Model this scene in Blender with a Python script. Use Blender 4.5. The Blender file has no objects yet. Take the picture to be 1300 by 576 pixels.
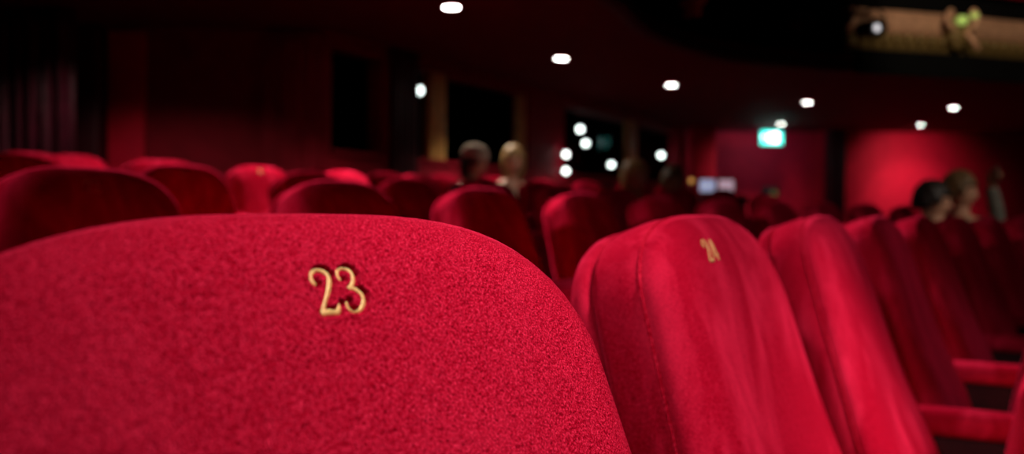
import bpy, bmesh, math, random
from mathutils import Vector, Matrix, Euler
from mathutils.bvhtree import BVHTree

random.seed(7)
PI = math.pi
SC = bpy.context.scene
COL = SC.collection

# ------------------------------------------------------------------ helpers
def link(o):
    COL.objects.link(o)
    return o

def obj(name, bm, mat, parent=None, smooth=True, kind=None):
    me = bpy.data.meshes.new(name)
    bm.to_mesh(me)
    bm.free()
    if mat is not None:
        me.materials.append(mat)
    if smooth:
        for p in me.polygons:
            p.use_smooth = True
    o = link(bpy.data.objects.new(name, me))
    if parent is not None:
        o.parent = parent
    if kind:
        o['kind'] = kind
    return o

def tag(o, label, cat, group=None):
    o['label'] = label
    o['category'] = cat
    if group:
        o['group'] = group
    return o

def empty(name, loc, rotz=0.0, label=None, cat=None, group=None):
    o = link(bpy.data.objects.new(name, None))
    o.empty_display_size = 0.1
    o.location = loc
    o.rotation_euler = (0, 0, rotz)
    if label:
        tag(o, label, cat, group)
    return o

def add_box(bm, c, s, rot=None, bev=0.0, seg=2):
    m = Matrix.Translation(c)
    if rot is not None:
        m = m @ rot.to_4x4()
    m = m @ Matrix.Diagonal((s[0], s[1], s[2], 1))
    r = bmesh.ops.create_cube(bm, size=1.0, matrix=m)
    vs = r['verts']
    if bev > 0:
        es = list({e for v in vs for e in v.link_edges})
        bmesh.ops.bevel(bm, geom=es, offset=bev, segments=seg, affect='EDGES', profile=0.5)
    return vs

def box(name, c, s, mat, parent=None, bev=0.0, rot=None, seg=2, kind=None):
    bm = bmesh.new()
    add_box(bm, Vector(c), s, rot, bev, seg)
    return obj(name, bm, mat, parent, smooth=bev > 0, kind=kind)

def add_loft(bm, rings, close=True, cap0=False, cap1=False):
    """rings: list of lists of Vectors, all the same length."""
    vr = [[bm.verts.new(p) for p in r] for r in rings]
    n = len(vr[0])
    for a, b in zip(vr[:-1], vr[1:]):
        for i in range(n if close else n - 1):
            j = (i + 1) % n
            try:
                bm.faces.new((a[i], a[j], b[j], b[i]))
            except ValueError:
                pass
    if cap0:
        bm.faces.new(list(reversed(vr[0])))
    if cap1:
        bm.faces.new(vr[-1])
    return vr

def add_tube(bm, pts, rad, n=10, caps=True):
    pts = [Vector(p) for p in pts]
    rads = rad if isinstance(rad, (list, tuple)) else [rad] * len(pts)
    rings = []
    up = Vector((0, 0, 1))
    prev = None
    for i, p in enumerate(pts):
        t = (pts[min(i + 1, len(pts) - 1)] - pts[max(i - 1, 0)]).normalized()
        if prev is None:
            a = t.cross(up)
            if a.length < 1e-3:
                a = t.cross(Vector((1, 0, 0)))
            a.normalize()
        else:
            a = (prev - t * prev.dot(t)).normalized()
        prev = a
        b = t.cross(a).normalized()
        rings.append([p + (a * math.cos(q * 2 * PI / n) + b * math.sin(q * 2 * PI / n)) * rads[i] for q in range(n)])
    add_loft(bm, rings, True, caps, caps)

def add_lathe(bm, prof, n=32, m=Matrix.Identity(4)):
    """prof: (radius, z) pairs; spun about z."""
    rings = [[m @ Vector((max(r, 1e-5) * math.cos(2 * PI * q / n), max(r, 1e-5) * math.sin(2 * PI * q / n), z)) for q in range(n)] for r, z in prof]
    add_loft(bm, rings, True, True, True)

def catmull(pts, k=8):
    out = []
    n = len(pts)
    for i in range(n - 1):
        p0, p1, p2, p3 = pts[max(i - 1, 0)], pts[i], pts[i + 1], pts[min(i + 2, n - 1)]
        for s in range(k):
            t = s / k
            out.append(tuple(0.5 * ((2 * b) + (-a + c) * t + (2 * a - 5 * b + 4 * c - d) * t * t + (-a + 3 * b - 3 * c + d) * t ** 3)
                             for a, b, c, d in zip(p0, p1, p2, p3)))
    out.append(tuple(pts[-1]))
    return out

# ------------------------------------------------------------------ materials
def new_mat(name):
    m = bpy.data.materials.new(name)
    m.use_nodes = True
    nt = m.node_tree
    return m, nt, nt.nodes['Principled BSDF']

def N(nt, typ, **kw):
    n = nt.nodes.new(typ)
    for k, v in kw.items():
        if k in n.inputs:
            n.inputs[k].default_value = v
        else:
            setattr(n, k, v)
    return n

def plain(name, col, rough=0.6, metal=0.0, spec=0.3, noise=0.0, nscale=20.0, bump=0.0):
    m, nt, b = new_mat(name)
    b.inputs['Roughness'].default_value = rough
    b.inputs['Metallic'].default_value = metal
    b.inputs['Specular IOR Level'].default_value = spec
    tc = N(nt, 'ShaderNodeTexCoord')
    no = N(nt, 'ShaderNodeTexNoise', Scale=nscale, Detail=4.0)
    nt.links.new(tc.outputs['Object'], no.inputs['Vector'])
    rp = N(nt, 'ShaderNodeValToRGB')
    lo = tuple(c * (1 - noise) for c in col) + (1,)
    hi = tuple(min(1, c * (1 + noise)) for c in col) + (1,)
    rp.color_ramp.elements[0].position = 0.3
    rp.color_ramp.elements[0].color = lo
    rp.color_ramp.elements[1].position = 0.7
    rp.color_ramp.elements[1].color = hi
    nt.links.new(no.outputs['Fac'], rp.inputs['Fac'])
    nt.links.new(rp.outputs['Color'], b.inputs['Base Color'])
    if bump:
        bp = N(nt, 'ShaderNodeBump', Strength=0.5, Distance=bump)
        nt.links.new(no.outputs['Fac'], bp.inputs['Height'])
        nt.links.new(bp.outputs['Normal'], b.inputs['Normal'])
    return m

def emit(name, col, strength):
    m, nt, b = new_mat(name)
    b.inputs['Base Color'].default_value = (*col, 1)
    b.inputs['Emission Color'].default_value = (*col, 1)
    b.inputs['Emission Strength'].default_value = strength
    return m

def velvet(name, base, tint, sheen=0.5, grain=900.0, brushed=0.35, speck=0.6):
    """pile fabric: fine speckle of the pile with fibre sheen painted in, patches brushed against the nap with highlights in their colour, sheen at grazing angles"""
    m, nt, b = new_mat(name)
    L = nt.links.new
    tc = N(nt, 'ShaderNodeTexCoord')
    oi = N(nt, 'ShaderNodeObjectInfo')
    off = N(nt, 'ShaderNodeVectorMath', operation='ADD')
    mul = N(nt, 'ShaderNodeMath', operation='MULTIPLY')
    mul.inputs[1].default_value = 37.0
    L(oi.outputs['Random'], mul.inputs[0])
    L(tc.outputs['Object'], off.inputs[0])
    L(mul.outputs[0], off.inputs[1])
    # pile grain
    g = N(nt, 'ShaderNodeTexNoise', Scale=grain, Detail=3.0, Roughness=0.7)
    L(tc.outputs['Object'], g.inputs['Vector'])
    # woven direction of the ground cloth: a rotated, squeezed noise
    mp = N(nt, 'ShaderNodeMapping')
    mp.inputs['Rotation'].default_value = (0.3, 0.75, 0.0)
    mp.inputs['Scale'].default_value = (1.0, 1.0, 0.35)
    L(tc.outputs['Object'], mp.inputs['Vector'])
    g2 = N(nt, 'ShaderNodeTexNoise', Scale=grain * 1.1, Detail=2.0)
    L(mp.outputs['Vector'], g2.inputs['Vector'])
    add = N(nt, 'ShaderNodeMath', operation='ADD')
    L(g.outputs['Fac'], add.inputs[0])
    L(g2.outputs['Fac'], add.inputs[1])
    half = N(nt, 'ShaderNodeMath', operation='MULTIPLY')
    half.inputs[1].default_value = 0.5
    L(add.outputs[0], half.inputs[0])
    # brushed patches with highlights put into the colour, drawn out along the height of the seat
    mp2 = N(nt, 'ShaderNodeMapping')
    mp2.inputs['Scale'].default_value = (16.0, 16.0, 5.0)
    L(off.outputs['Vector'], mp2.inputs['Vector'])
    pa = N(nt, 'ShaderNodeTexNoise', Scale=1.0, Detail=5.0, Roughness=0.6, Distortion=0.6)
    L(mp2.outputs['Vector'], pa.inputs['Vector'])
    par = N(nt, 'ShaderNodeMapRange')
    par.inputs['From Min'].default_value = 0.46
    par.inputs['From Max'].default_value = 0.72
    L(pa.outputs['Fac'], par.inputs['Value'])
    rp = N(nt, 'ShaderNodeValToRGB')
    e = rp.color_ramp.elements
    e[0].position = 0.41
    e[0].color = tuple(c * (1 - speck) for c in base) + (1,)
    e[1].position = 0.60
    e[1].color = tuple(c + (t - c) * 0.95 * speck for c, t in zip(base, tint)) + (1,)  # bright end of the speckle: fibre sheen painted into the colour
    mid = e.new(0.50)
    mid.color = (*base, 1)
    L(half.outputs[0], rp.inputs['Fac'])
    mx = N(nt, 'ShaderNodeMix', data_type='RGBA')
    L(rp.outputs['Color'], mx.inputs[6])
    mx.inputs[7].default_value = tuple(c + (t - c) * 0.75 for c, t in zip(base, tint)) + (1,)
    fm = N(nt, 'ShaderNodeMath', operation='MULTIPLY')
    fm.inputs[1].default_value = brushed
    L(par.outputs['Result'], fm.inputs[0])
    L(fm.outputs[0], mx.inputs[0])
    L(mx.outputs[2], b.inputs['Base Color'])
    b.inputs['Roughness'].default_value = 0.55
    b.inputs['Specular IOR Level'].default_value = 0.0
    b.inputs['Specular Tint'].default_value = (1.0, 0.12, 0.2, 1)
    b.inputs['Sheen Weight'].default_value = sheen
    b.inputs['Sheen Roughness'].default_value = 0.30
    b.inputs['Sheen Tint'].default_value = (*tint, 1)
    bp = N(nt, 'ShaderNodeBump', Strength=0.6, Distance=0.0004)
    L(half.outputs[0], bp.inputs['Height'])
    bp2 = N(nt, 'ShaderNodeBump', Strength=0.25, Distance=0.004)
    L(pa.outputs['Fac'], bp2.inputs['Height'])
    L(bp.outputs['Normal'], bp2.inputs['Normal'])
    L(bp2.outputs['Normal'], b.inputs['Normal'])
    return m

M = {}
M['velvet'] = velvet('red_velvet', (0.42, 0.0004, 0.015), (1.0, 0.030, 0.11), sheen=0.62, grain=1500.0, brushed=0.80, speck=0.55)
M['velvet_front'] = velvet('red_velvet_front', (0.42, 0.0004, 0.015), (1.0, 0.038, 0.12), sheen=0.80, grain=1900.0, brushed=0.16, speck=0.88)
M['velvet_seam'] = velvet('red_velvet_seam', (0.44, 0.0006, 0.016), (1.0, 0.04, 0.12), sheen=0.6, brushed=0.1)
M['gold_thread'] = plain('gold_thread', (0.88, 0.49, 0.17), 0.42, 0.15, 0.6, 0.35, 1800, 0.0003)
M['black_metal'] = plain('black_metal', (0.012, 0.011, 0.012), 0.45, 0.4, 0.4, 0.2, 30)
M['arm_panel'] = plain('arm_panel', (0.035, 0.003, 0.006), 0.7, 0, 0.2, 0.3, 40)
M['carpet'] = plain('carpet', (0.05, 0.004, 0.008), 0.95, 0, 0.05, 0.4, 90, 0.004)
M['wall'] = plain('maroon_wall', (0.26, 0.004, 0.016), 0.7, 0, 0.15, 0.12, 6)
M['wall_lit'] = plain('lit_red_wall', (0.62, 0.004, 0.030), 0.7, 0, 0.15, 0.10, 6)  # lighter copy of the wall red, lamplight put into the colour
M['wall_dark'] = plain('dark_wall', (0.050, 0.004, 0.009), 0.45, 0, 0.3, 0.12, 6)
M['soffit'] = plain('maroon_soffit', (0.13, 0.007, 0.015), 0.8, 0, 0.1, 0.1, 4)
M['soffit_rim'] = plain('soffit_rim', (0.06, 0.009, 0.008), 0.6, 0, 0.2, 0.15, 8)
M['void'] = plain('unlit_black', (0.004, 0.004, 0.004), 0.9, 0, 0.05, 0.1, 3)  # near-black colour stands in for surfaces that get no light
M['wood'] = plain('oak_post', (0.60, 0.33, 0.09), 0.45, 0, 0.3, 0.25, 12)
M['gilt'] = plain('gilt_plaster', (0.62, 0.34, 0.20), 0.5, 0.25, 0.4, 0.2, 14)
M['gilt_dark'] = plain('tarnished_gilt', (0.20, 0.13, 0.04), 0.5, 0.3, 0.4, 0.35, 30)
M['curtain'] = plain('maroon_curtain', (0.060, 0.005, 0.014), 0.45, 0, 0.4, 0.3, 14)
M['white_trim'] = plain('white_trim', (0.7, 0.68, 0.65), 0.4, 0, 0.4, 0.05, 10)
M['lamp_white'] = emit('lamp_white', (1.0, 0.95, 0.88), 30.0)
M['globe'] = emit('globe_glint', (0.93, 1.0, 0.95), 5.0)
M['sign_green'] = emit('sign_green', (0.02, 0.62, 0.55), 2.2)
M['sign_white'] = emit('sign_white', (0.75, 1.0, 0.97), 5.0)
M['screen'] = emit('screen_blue', (0.45, 0.5, 0.75), 0.6)
M['screen_pink'] = emit('screen_pink', (0.75, 0.5, 0.62), 0.5)
M['amber'] = emit('amber_light', (1.0, 0.50, 0.12), 0.5)
M['sconce'] = emit('sconce_light', (0.55, 0.80, 0.18), 0.35)
M['lens'] = emit('lens_reflection', (1.0, 0.95, 0.98), 1.0)  # white reflection on the lens drawn as emission
M['skin'] = plain('skin', (0.55, 0.28, 0.18), 0.5, 0, 0.35, 0.1, 30)
M['lips'] = plain('lips', (0.42, 0.10, 0.09), 0.45, 0, 0.35)
M['eye'] = plain('eye', (0.03, 0.02, 0.02), 0.2, 0, 0.5)
M['hair_dark'] = plain('dark_hair', (0.018, 0.010, 0.008), 0.5, 0, 0.4, 0.4, 60, 0.003)
M['hair_blond'] = plain('blond_hair', (0.42, 0.25, 0.09), 0.5, 0, 0.4, 0.4, 60, 0.003)
M['hair_brown'] = plain('brown_hair', (0.14, 0.075, 0.03), 0.5, 0, 0.4, 0.4, 60, 0.003)
M['cloth_dark'] = plain('dark_cloth', (0.012, 0.011, 0.014), 0.9, 0, 0.1, 0.3, 50)
M['cloth_grey'] = plain('grey_cloth', (0.16, 0.15, 0.13), 0.9, 0, 0.1, 0.3, 50)
M['cloth_olive'] = plain('olive_cloth', (0.15, 0.11, 0.03), 0.9, 0, 0.1, 0.3, 50)
M['cloth_cream'] = plain('cream_cloth', (0.5, 0.4, 0.3), 0.9, 0, 0.1, 0.2, 50)
M['handset'] = plain('dark_handset', (0.02, 0.02, 0.022), 0.3, 0, 0.5)

def glass_mat():
    m, nt, b = new_mat('window_glass')
    b.inputs['Base Color'].default_value = (0.9, 0.95, 0.95, 1)
    b.inputs['Roughness'].default_value = 0.0
    b.inputs['Transmission Weight'].default_value = 1.0
    b.inputs['IOR'].default_value = 1.03
    return m
M['glass'] = glass_mat()

# ------------------------------------------------------------------ plan of the house
CAM_Z = 0.952
R0, A0, P0 = 14.0, 0.495, (0.4255, 1.2739)    # the curve of the front row, through its third seat
PITCH = 0.54
n0 = Vector((math.cos(A0), -math.sin(A0)))
CEN = Vector(P0) + n0 * R0
ROWS = [(0.0, -0.54, 0.0), (0.95, -0.40, 0.060), (1.97, -0.43, 0.132), (2.95, 0.28, 0.200), (3.95, 0.62, 0.262)]  # set back, phase, rise

def on_row(off, s, r=R0):
    a = A0 + s / (R0 + off)
    nn = Vector((math.cos(a), -math.sin(a)))
    p = CEN - nn * (R0 + off)
    return p.x, p.y, a

# ------------------------------------------------------------------ theatre seat
LEAN = 0.312
HW, HA, PX, PQ, FL = 0.1547, 0.0646, 3.15, 1.716, 0.149
TOPZ, BOTV = 0.9514, -0.56
cr, sr = math.cos(LEAN), math.sin(LEAN)

def bk(u, v, o, top=TOPZ):
    """backrest coordinates (across, up the lean, out of the face) to seat coordinates"""
    return Vector((u, v * sr - o * cr, top + v * cr + o * sr))

def half_width(v):
    k = -(v + HA)
    if k < 0.17:
        return HW + FL * k
    w = HW + FL * 0.17
    return w + 0.08 * (k - 0.17)

def outline(n_arch=44, n_side=12, grow=0.0):
    pts = []
    rc = 0.05
    for i in range(n_side):
        v = BOTV + rc + (-HA - BOTV - rc) * i / n_side
        pts.append((-half_width(v), v))
    for i in range(n_arch + 1):
        t = PI * i / n_arch
        c, s = math.cos(t), math.sin(t)
        u = -HW * math.copysign(abs(c) ** (2 / PX), c)
        v = HA * (abs(s) ** (2 / PQ) - 1)
        pts.append((u, v))
    for i in range(n_side - 1, -1, -1):
        v = BOTV + rc + (-HA - BOTV - rc) * i / n_side
        pts.append((half_width(v), v))
    w = half_width(BOTV + rc) - rc
    for q in range(1, 5):
        a = -q / 4 * PI / 2
        pts.append((w + rc * math.cos(a), BOTV + rc + rc * math.sin(a)))
    for q in range(1, 6):
        pts.append((w - 2 * w * q / 6, BOTV))
    for q in range(0, 4):
        a = -PI / 2 - q / 4 * PI / 2
        pts.append((-w + rc * math.cos(a), BOTV + rc + rc * math.sin(a)))
    out = []
    for u, v in pts:                      # growth is radial from the middle of the seat
        r = math.hypot(u, v + 0.25)
        k = 1 + grow / r
        out.append((u * k, (v + 0.25) * k - 0.25))
    # even spacing round the edge, so the rings make tidy quads
    P = [Vector(p) for p in out] + [Vector(out[0])]
    ls = [0.0]
    for a, b in zip(P[:-1], P[1:]):
        ls.append(ls[-1] + (b - a).length)
    res, j, nn_ = [], 0, 150
    for i in range(nn_):
        t = ls[-1] * i / nn_
        while ls[j + 1] < t:
            j += 1
        f = (t - ls[j]) / max(ls[j + 1] - ls[j], 1e-9)
        q = P[j].lerp(P[j + 1], f)
        res.append((q.x, q.y))
    return res

OUT = outline()
FACE = [(-0.047, -0.007), (-0.049, -0.001), (-0.043, 0.001), (-0.022, 0.002), (-0.012, 0.0), (-0.0095, -0.0010), (-0.007, -0.0004), (-0.003, 0.0), (0.002, -0.002), (0.006, -0.0055), (0.010, -0.011), (0.0135, -0.019),
        (0.0165, -0.030), (0.019, -0.044), (0.0205, -0.060), (0.0215, -0.08), (0.022, -0.105), (0.0225, -0.13), (0.023, -0.16), (0.023, -0.19), (0.023, -0.21)]

def back_cushion_bm():
    bm = bmesh.new()
    rings = []
    for o, g in FACE:
        ring = []
        for u, v in OUT:
            r = math.hypot(u, v + 0.25)
            k = max(0.02, 1 + g / min(r, 0.235))
            vv = (v + 0.25) * k - 0.25
            lum = 0.012 * math.exp(-((vv + 0.40) / 0.12) ** 2) * max(0, min(1, (o - 0.004) / 0.012))   # slight lumbar swell
            ring.append(bk(u * k, vv, o + lum))
        rings.append(ring)
    vr = add_loft(bm, rings, True, False, False)
    bm.faces.new(list(reversed(vr[0])))
    c = bm.verts.new(bk(0, -0.25, 0.0231 + 0.012 * math.exp(-(0.15 / 0.12) ** 2)))
    last = vr[-1]
    for i in range(len(last)):
        bm.faces.new((last[i], last[(i + 1) % len(last)], c))
    bmesh.ops.recalc_face_normals(bm, faces=bm.faces)
    return bm

def ring_tube_bm(o, g, rad):
    pts = []
    for u, v in OUT:
        r = math.hypot(u, v + 0.25)
        k = 1 + g / r
        pts.append(bk(u * k, (v + 0.25) * k - 0.25, o))
    bm = bmesh.new()
    nrm = Vector((0, -cr, sr))
    rings = []
    m = len(pts)
    for i in range(m):
        t = (pts[(i + 1) % m] - pts[i - 1]).normalized()
        a = nrm
        b = t.cross(a).normalized()
        rings.append([pts[i] + (a * math.cos(q * PI / 3) + b * math.sin(q * PI / 3)) * rad for q in range(6)])
    rings.append(rings[0])
    add_loft(bm, rings, True)
    bmesh.ops.remove_doubles(bm, verts=bm.verts, dist=1e-6)
    return bm

def back_shell_bm():
    bm = bmesh.new()
    prof = [(-0.053, -0.010), (-0.053, -0.002), (-0.056, 0.001), (-0.062, 0.001), (-0.068, -0.002), (-0.071, -0.006), (-0.074, -0.03), (-0.075, -0.08)]
    rings = []
    for o, g in prof:
        ring = []
        for u, v in OUT:
            r = math.hypot(u, v + 0.25)
            k = max(0.02, 1 + g / min(r, 0.235))
            ring.append(bk(u * k, (v + 0.25) * k - 0.25, o))
        rings.append(ring)
    add_loft(bm, rings, True, True, True)
    bmesh.ops.recalc_face_normals(bm, faces=bm.faces)
    return bm

def pad_bm(sx, sy, sz, dome=0.012, bev=0.03):
    """a cushion: rounded box, slightly domed on its top"""
    bm = bmesh.new()
    add_box(bm, Vector((0, 0, 0)), (sx, sy, sz), None, bev, 4)
    bmesh.ops.subdivide_edges(bm, edges=[e for e in bm.edges if e.calc_length() > 0.08], cuts=4, use_grid_fill=True)
    for v in bm.verts:
        k = max(0, 1 - (2 * v.co.x / sx) ** 2) * max(0, 1 - (2 * v.co.y / sy) ** 2)
        if v.co.z > 0:
            v.co.z += dome * k
    return bm

def place_bm(bm, m):
    bmesh.ops.transform(bm, matrix=m, verts=bm.verts)
    return bm

SEAT_D, SEAT_W, SEAT_T = 0.40, 0.43, 0.125
def cushion_matrix(up):
    if up:   # tipped up against the springs: the seat pad stands nearly upright in front of the back
        rx = math.radians(-80)
        return Matrix.Translation((0, -0.285, 0.535)) @ Matrix.Rotation(math.radians(180), 4, 'Z') @ Matrix.Rotation(math.radians(82), 4, 'X')
    return Matrix.Translation((0, -0.43, 0.40)) @ Matrix.Rotation(math.radians(-4), 4, 'X')

def pad_piping_bm():
    bm = bmesh.new()
    pts = []
    w, d, r, z = SEAT_W / 2 - 0.006, SEAT_D / 2 - 0.006, 0.045, SEAT_T / 2 - 0.018
    for cx, cy, a0 in ((w - r, d - r, 0), (-w + r, d - r, PI / 2), (-w + r, -d + r, PI), (w - r, -d + r, 1.5 * PI)):
        for q in range(6):
            a = a0 + q / 5 * PI / 2
            pts.append((cx + (r - 0.001) * math.cos(a), cy + (r - 0.001) * math.sin(a), z))
    pts.append(pts[0])
    add_tube(bm, pts, 0.004, 6, False)
    return bm

def make_meshes():
    h = {}
    tmp = []
    def keep(key, bm, mat):
        o = obj(key, bm, mat)
        h[key] = o.data
        tmp.append(o)
    keep('back_cushion', back_cushion_bm(), M['velvet'])
    keep('piping', ring_tube_bm(-0.0095, -0.0006, 0.0016), M['velvet_seam'])
    keep('back_shell', back_shell_bm(), M['velvet'])
    for up in (True, False):
        keep('seat_cushion_up' if up else 'seat_cushion_down', place_bm(pad_bm(SEAT_W, SEAT_D, SEAT_T), cushion_matrix(up)), M['velvet'])
        keep('pad_piping_up' if up else 'pad_piping_down', place_bm(pad_piping_bm(), cushion_matrix(up)), M['velvet_seam'])
    bm = pad_bm(0.060, 0.36, 0.040, 0.003, 0.017)
    place_bm(bm, Matrix.Translation((PITCH / 2, -0.27, 0.630)))
    keep('armrest', bm, M['velvet'])
    bm = bmesh.new()
    add_box(bm, Vector((PITCH / 2, -0.25, 0.325)), (0.034, 0.26, 0.57), None, 0.008)
    keep('side_panel', bm, M['arm_panel'])
    bm = bmesh.new()
    add_box(bm, Vector((PITCH / 2, -0.25, 0.02)), (0.06, 0.32, 0.04), None, 0.008)
    keep('foot', bm, M['black_metal'])
    bm = bmesh.new()
    add_tube(bm, [(-PITCH / 2 + 0.022, -0.22, 0.33), (PITCH / 2 - 0.022, -0.22, 0.33)], 0.018, 12)
    keep('hinge_bar', bm, M['black_metal'])
    for o in tmp:
        bpy.data.objects.remove(o)
    return h
ME = make_meshes()

def part(name, me, parent):
    o = link(bpy.data.objects.new(name, me))
    o.parent = parent
    return o

# ------------------------------------------------------------------ embroidered numerals: strokes in (across, up) units of numeral height
GLYPH = {
    '2': [[(0.13, 0.66, .10), (0.06, 0.74, .13), (0.10, 0.90, .09), (0.28, 0.99, .09), (0.47, 0.92, .13), (0.53, 0.76, .15), (0.44, 0.56, .13), (0.27, 0.32, .10), (0.09, 0.05, .10)],
          [(0.06, 0.045, .12), (0.28, 0.07, .14), (0.50, 0.05, .13), (0.585, 0.13, .10), (0.60, 0.24, .06)]],
    '3': [[(0.12, 0.72, .10), (0.07, 0.81, .12), (0.13, 0.94, .08), (0.30, 0.99, .08), (0.46, 0.91, .13), (0.49, 0.76, .14), (0.40, 0.60, .10), (0.24, 0.54, .07)],
          [(0.26, 0.54, .07), (0.45, 0.50, .11), (0.58, 0.36, .15), (0.57, 0.18, .14), (0.42, 0.04, .09), (0.22, 0.03, .08), (0.09, 0.12, .11), (0.10, 0.24, .11)]],
    '4': [[(0.44, 1.0, .08), (0.26, 0.66, .08), (0.05, 0.31, .09)], [(0.04, 0.28, .09), (0.35, 0.28, .10), (0.66, 0.29, .09)], [(0.46, 0.98, .13), (0.46, 0.50, .15), (0.46, 0.04, .13)]],
    '1': [[(0.10, 0.80, .07), (0.22, 0.88, .09), (0.29, 0.99, .10)], [(0.31, 0.98, .14), (0.31, 0.50, .15), (0.31, 0.05, .14)], [(0.12, 0.03, .08), (0.31, 0.03, .09), (0.50, 0.03, .08)]],
}

def number_strokes(text, u0, v0, hgt, skew=0.10, adv=0.71, sx=0.98, drops=None):
    out = []
    for i, ch in enumerate(text):
        for st in GLYPH[ch]:
            pl = []
            for x, y, w in st:
                vy = y * hgt + (drops[i] if drops else 0)
                pl.append((u0 + (i * adv + x * sx) * hgt + skew * y * hgt, v0 + vy, w * hgt))
            out.append(catmull(pl, 10))
    return out

def surf_fn(me):
    bvh = BVHTree.FromPolygons([v.co for v in me.vertices], [tuple(p.vertices) for p in me.polygons])
    d = Vector((0, cr, -sr))
    def f(u, v):
        h = bvh.ray_cast(bk(u, v, 0.1), d)
        return 0.1 - (h[0] - bk(u, v, 0.1)).length if h[0] is not None else 0.0
    return f

def number_bm(strokes, surf, lift, ht=0.30, step=0.00035):
    bm = bmesh.new()
    for st in strokes:
        # resample to even steps: one step is one satin stitch
        P = [Vector((a, b, c)) for a, b, c in st]
        ls = [0.0]
        for a, b in zip(P[:-1], P[1:]):
            ls.append(ls[-1] + (b - a).xy.length)
        n = max(6, int(ls[-1] / step))
        rings, j = [], 0
        for i in range(n + 1):
            t = ls[-1] * i / n
            while j < len(ls) - 2 and ls[j + 1] < t:
                j += 1
            f = (t - ls[j]) / max(ls[j + 1] - ls[j], 1e-9)
            p = P[j].lerp(P[j + 1], f)
            d = (P[j + 1] - P[j]).xy.normalized()
            nx = Vector((-d.y, d.x))
            end = min(1.0, (min(i, n - i) / n * ls[-1] + 0.15 * p.z) / (0.5 * p.z))
            w = p.z * 0.5 * math.sqrt(max(0.05, 1 - (1 - end) ** 2)) * (1.0 + (0.06 if i % 2 else -0.04) + random.uniform(-.03, .03))
            hh = p.z * ht * (1.0 if i % 2 else 0.80)
            base = surf(p.x, p.y)
            ring = []
            for q in range(9):
                a = PI * q / 8
                ring.append(bk(p.x + nx.x * w * math.cos(a), p.y + nx.y * w * math.cos(a), base + lift + hh * math.sin(a)))
            ring.append(bk(p.x, p.y, base + lift - 0.001))
            rings.append(ring)
        add_loft(bm, rings, True, True, True)
    bmesh.ops.recalc_face_normals(bm, faces=bm.faces)
    return bm

# ------------------------------------------------------------------ build the seats
def make_seat(x, y, z, a, label, group, left_arm=False, up=True):
    r = empty('theatre_seat', (x, y, z), PI / 2 - a, label, 'theatre seat', group)
    b = part('back_cushion', ME['back_cushion'], r)
    part('piping', ME['piping'], b)
    part('back_shell', ME['back_shell'], r)
    c = part('seat_cushion', ME['seat_cushion_up' if up else 'seat_cushion_down'], r)
    part('piping', ME['pad_piping_up' if up else 'pad_piping_down'], c)
    for sx in ((0, -PITCH) if left_arm else (0,)):
        for k in ('armrest', 'side_panel', 'foot'):
            o = part(k, ME[k], r)
            o.location.x = sx
    part('hinge_bar', ME['hinge_bar'], r)
    return r, b

ORD = ['first', 'second', 'third', 'fourth', 'fifth', 'sixth', 'seventh', 'eighth', 'ninth', 'tenth', 'eleventh', 'twelfth', 'thirteenth', 'fourteenth', 'fifteenth', 'sixteenth']
ROWNAME = ['front', 'second', 'third', 'fourth', 'fifth']
KR = [range(-1, 9), range(0, 11), range(1, 11), range(1, 12), range(2, 13)]
OCC = {}   # occupied seats, by row and place: pad folded down
OCC.update({(4, 7): 1, (4, 8): 1, (3, 8): 1, (3, 9): 1, (1, 9): 1, (1, 10): 1})
OWN_PLACE = {(0, -1): (-0.0706, 0.3193, 0.6179), (0, 0): (0.1636, 0.8077, 0.5286), (1, 0): (-0.625, 1.36, 0.47)}   # the two nearest seats stand a little off the curve
SEATS = {}
for ri, (off, s0, rise) in enumerate(ROWS):
    grp = 'red velvet seats of the %s row' % ROWNAME[ri]
    first = KR[ri][0]
    for i, k in enumerate(KR[ri]):
        x, y, a = OWN_PLACE.get((ri, k)) or on_row(off, s0 + k * PITCH)
        if ri == 0 and k == -1:
            lab = 'large red velvet theatre seat in the foreground with gold number 23'
        elif ri == 0:
            lab = 'red velvet theatre seat, %s in the front row counting from seat 23' % ORD[i]
        else:
            lab = 'red velvet theatre seat, %s from the left end of the %s row' % (ORD[i], ROWNAME[ri])
        if (ri, k) in OCC:
            lab += ', occupied'
        SEATS[ri, k] = make_seat(x, y, rise, a, lab, grp, left_arm=(i == 0), up=(ri, k) not in OCC)

base_surf = surf_fn(ME['back_cushion'])
def put_number(key, text, u0, v0, hgt):
    me = number_bm(number_strokes(text, u0, v0, hgt), base_surf, 0.0002, 0.30, 0.0008)
    o = obj('seat_number', me, M['gold_thread'], SEATS[key][0])
    o['label'] = 'gold embroidered seat number'
for key, text, nu in (((0, 0), '24', -0.066), ((1, 0), '22', -0.026), ((2, 2), '21', -0.035), ((3, 3), '22', -0.028)):
    put_number(key, text, nu, -0.046, 0.019)

# seat 23: its own finely divided cushion, the pile sunk round the stitching
N_U0, N_V0, N_H = -0.0200, -0.0397, 0.0158
STR23 = number_strokes('23', N_U0, N_V0, N_H)
r23, b23 = SEATS[0, -1]
bm = bmesh.new()
bm.from_mesh(ME['back_cushion'])
cu, cv = N_U0 + 0.66 * N_H, N_V0 + 0.5 * N_H
inv = lambda co: (co.x, (co.z - TOPZ) * cr + co.y * sr)
for rad in (0.035, 0.031, 0.029, 0.027):
    es = []
    for e in bm.edges:
        m_ = (e.verts[0].co + e.verts[1].co) / 2
        u, v = inv(m_)
        o_ = (m_ - bk(u, v, 0)).dot(Vector((0, -cr, sr)))
        if o_ > 0 and abs(u - cu) < rad and abs(v - cv) < rad * 0.85 and e.calc_length() > 0.0006:
            es.append(e)
    bmesh.ops.subdivide_edges(bm, edges=es, cuts=1 if rad < 0.03 else 2, use_grid_fill=True, smooth=0.0)
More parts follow.
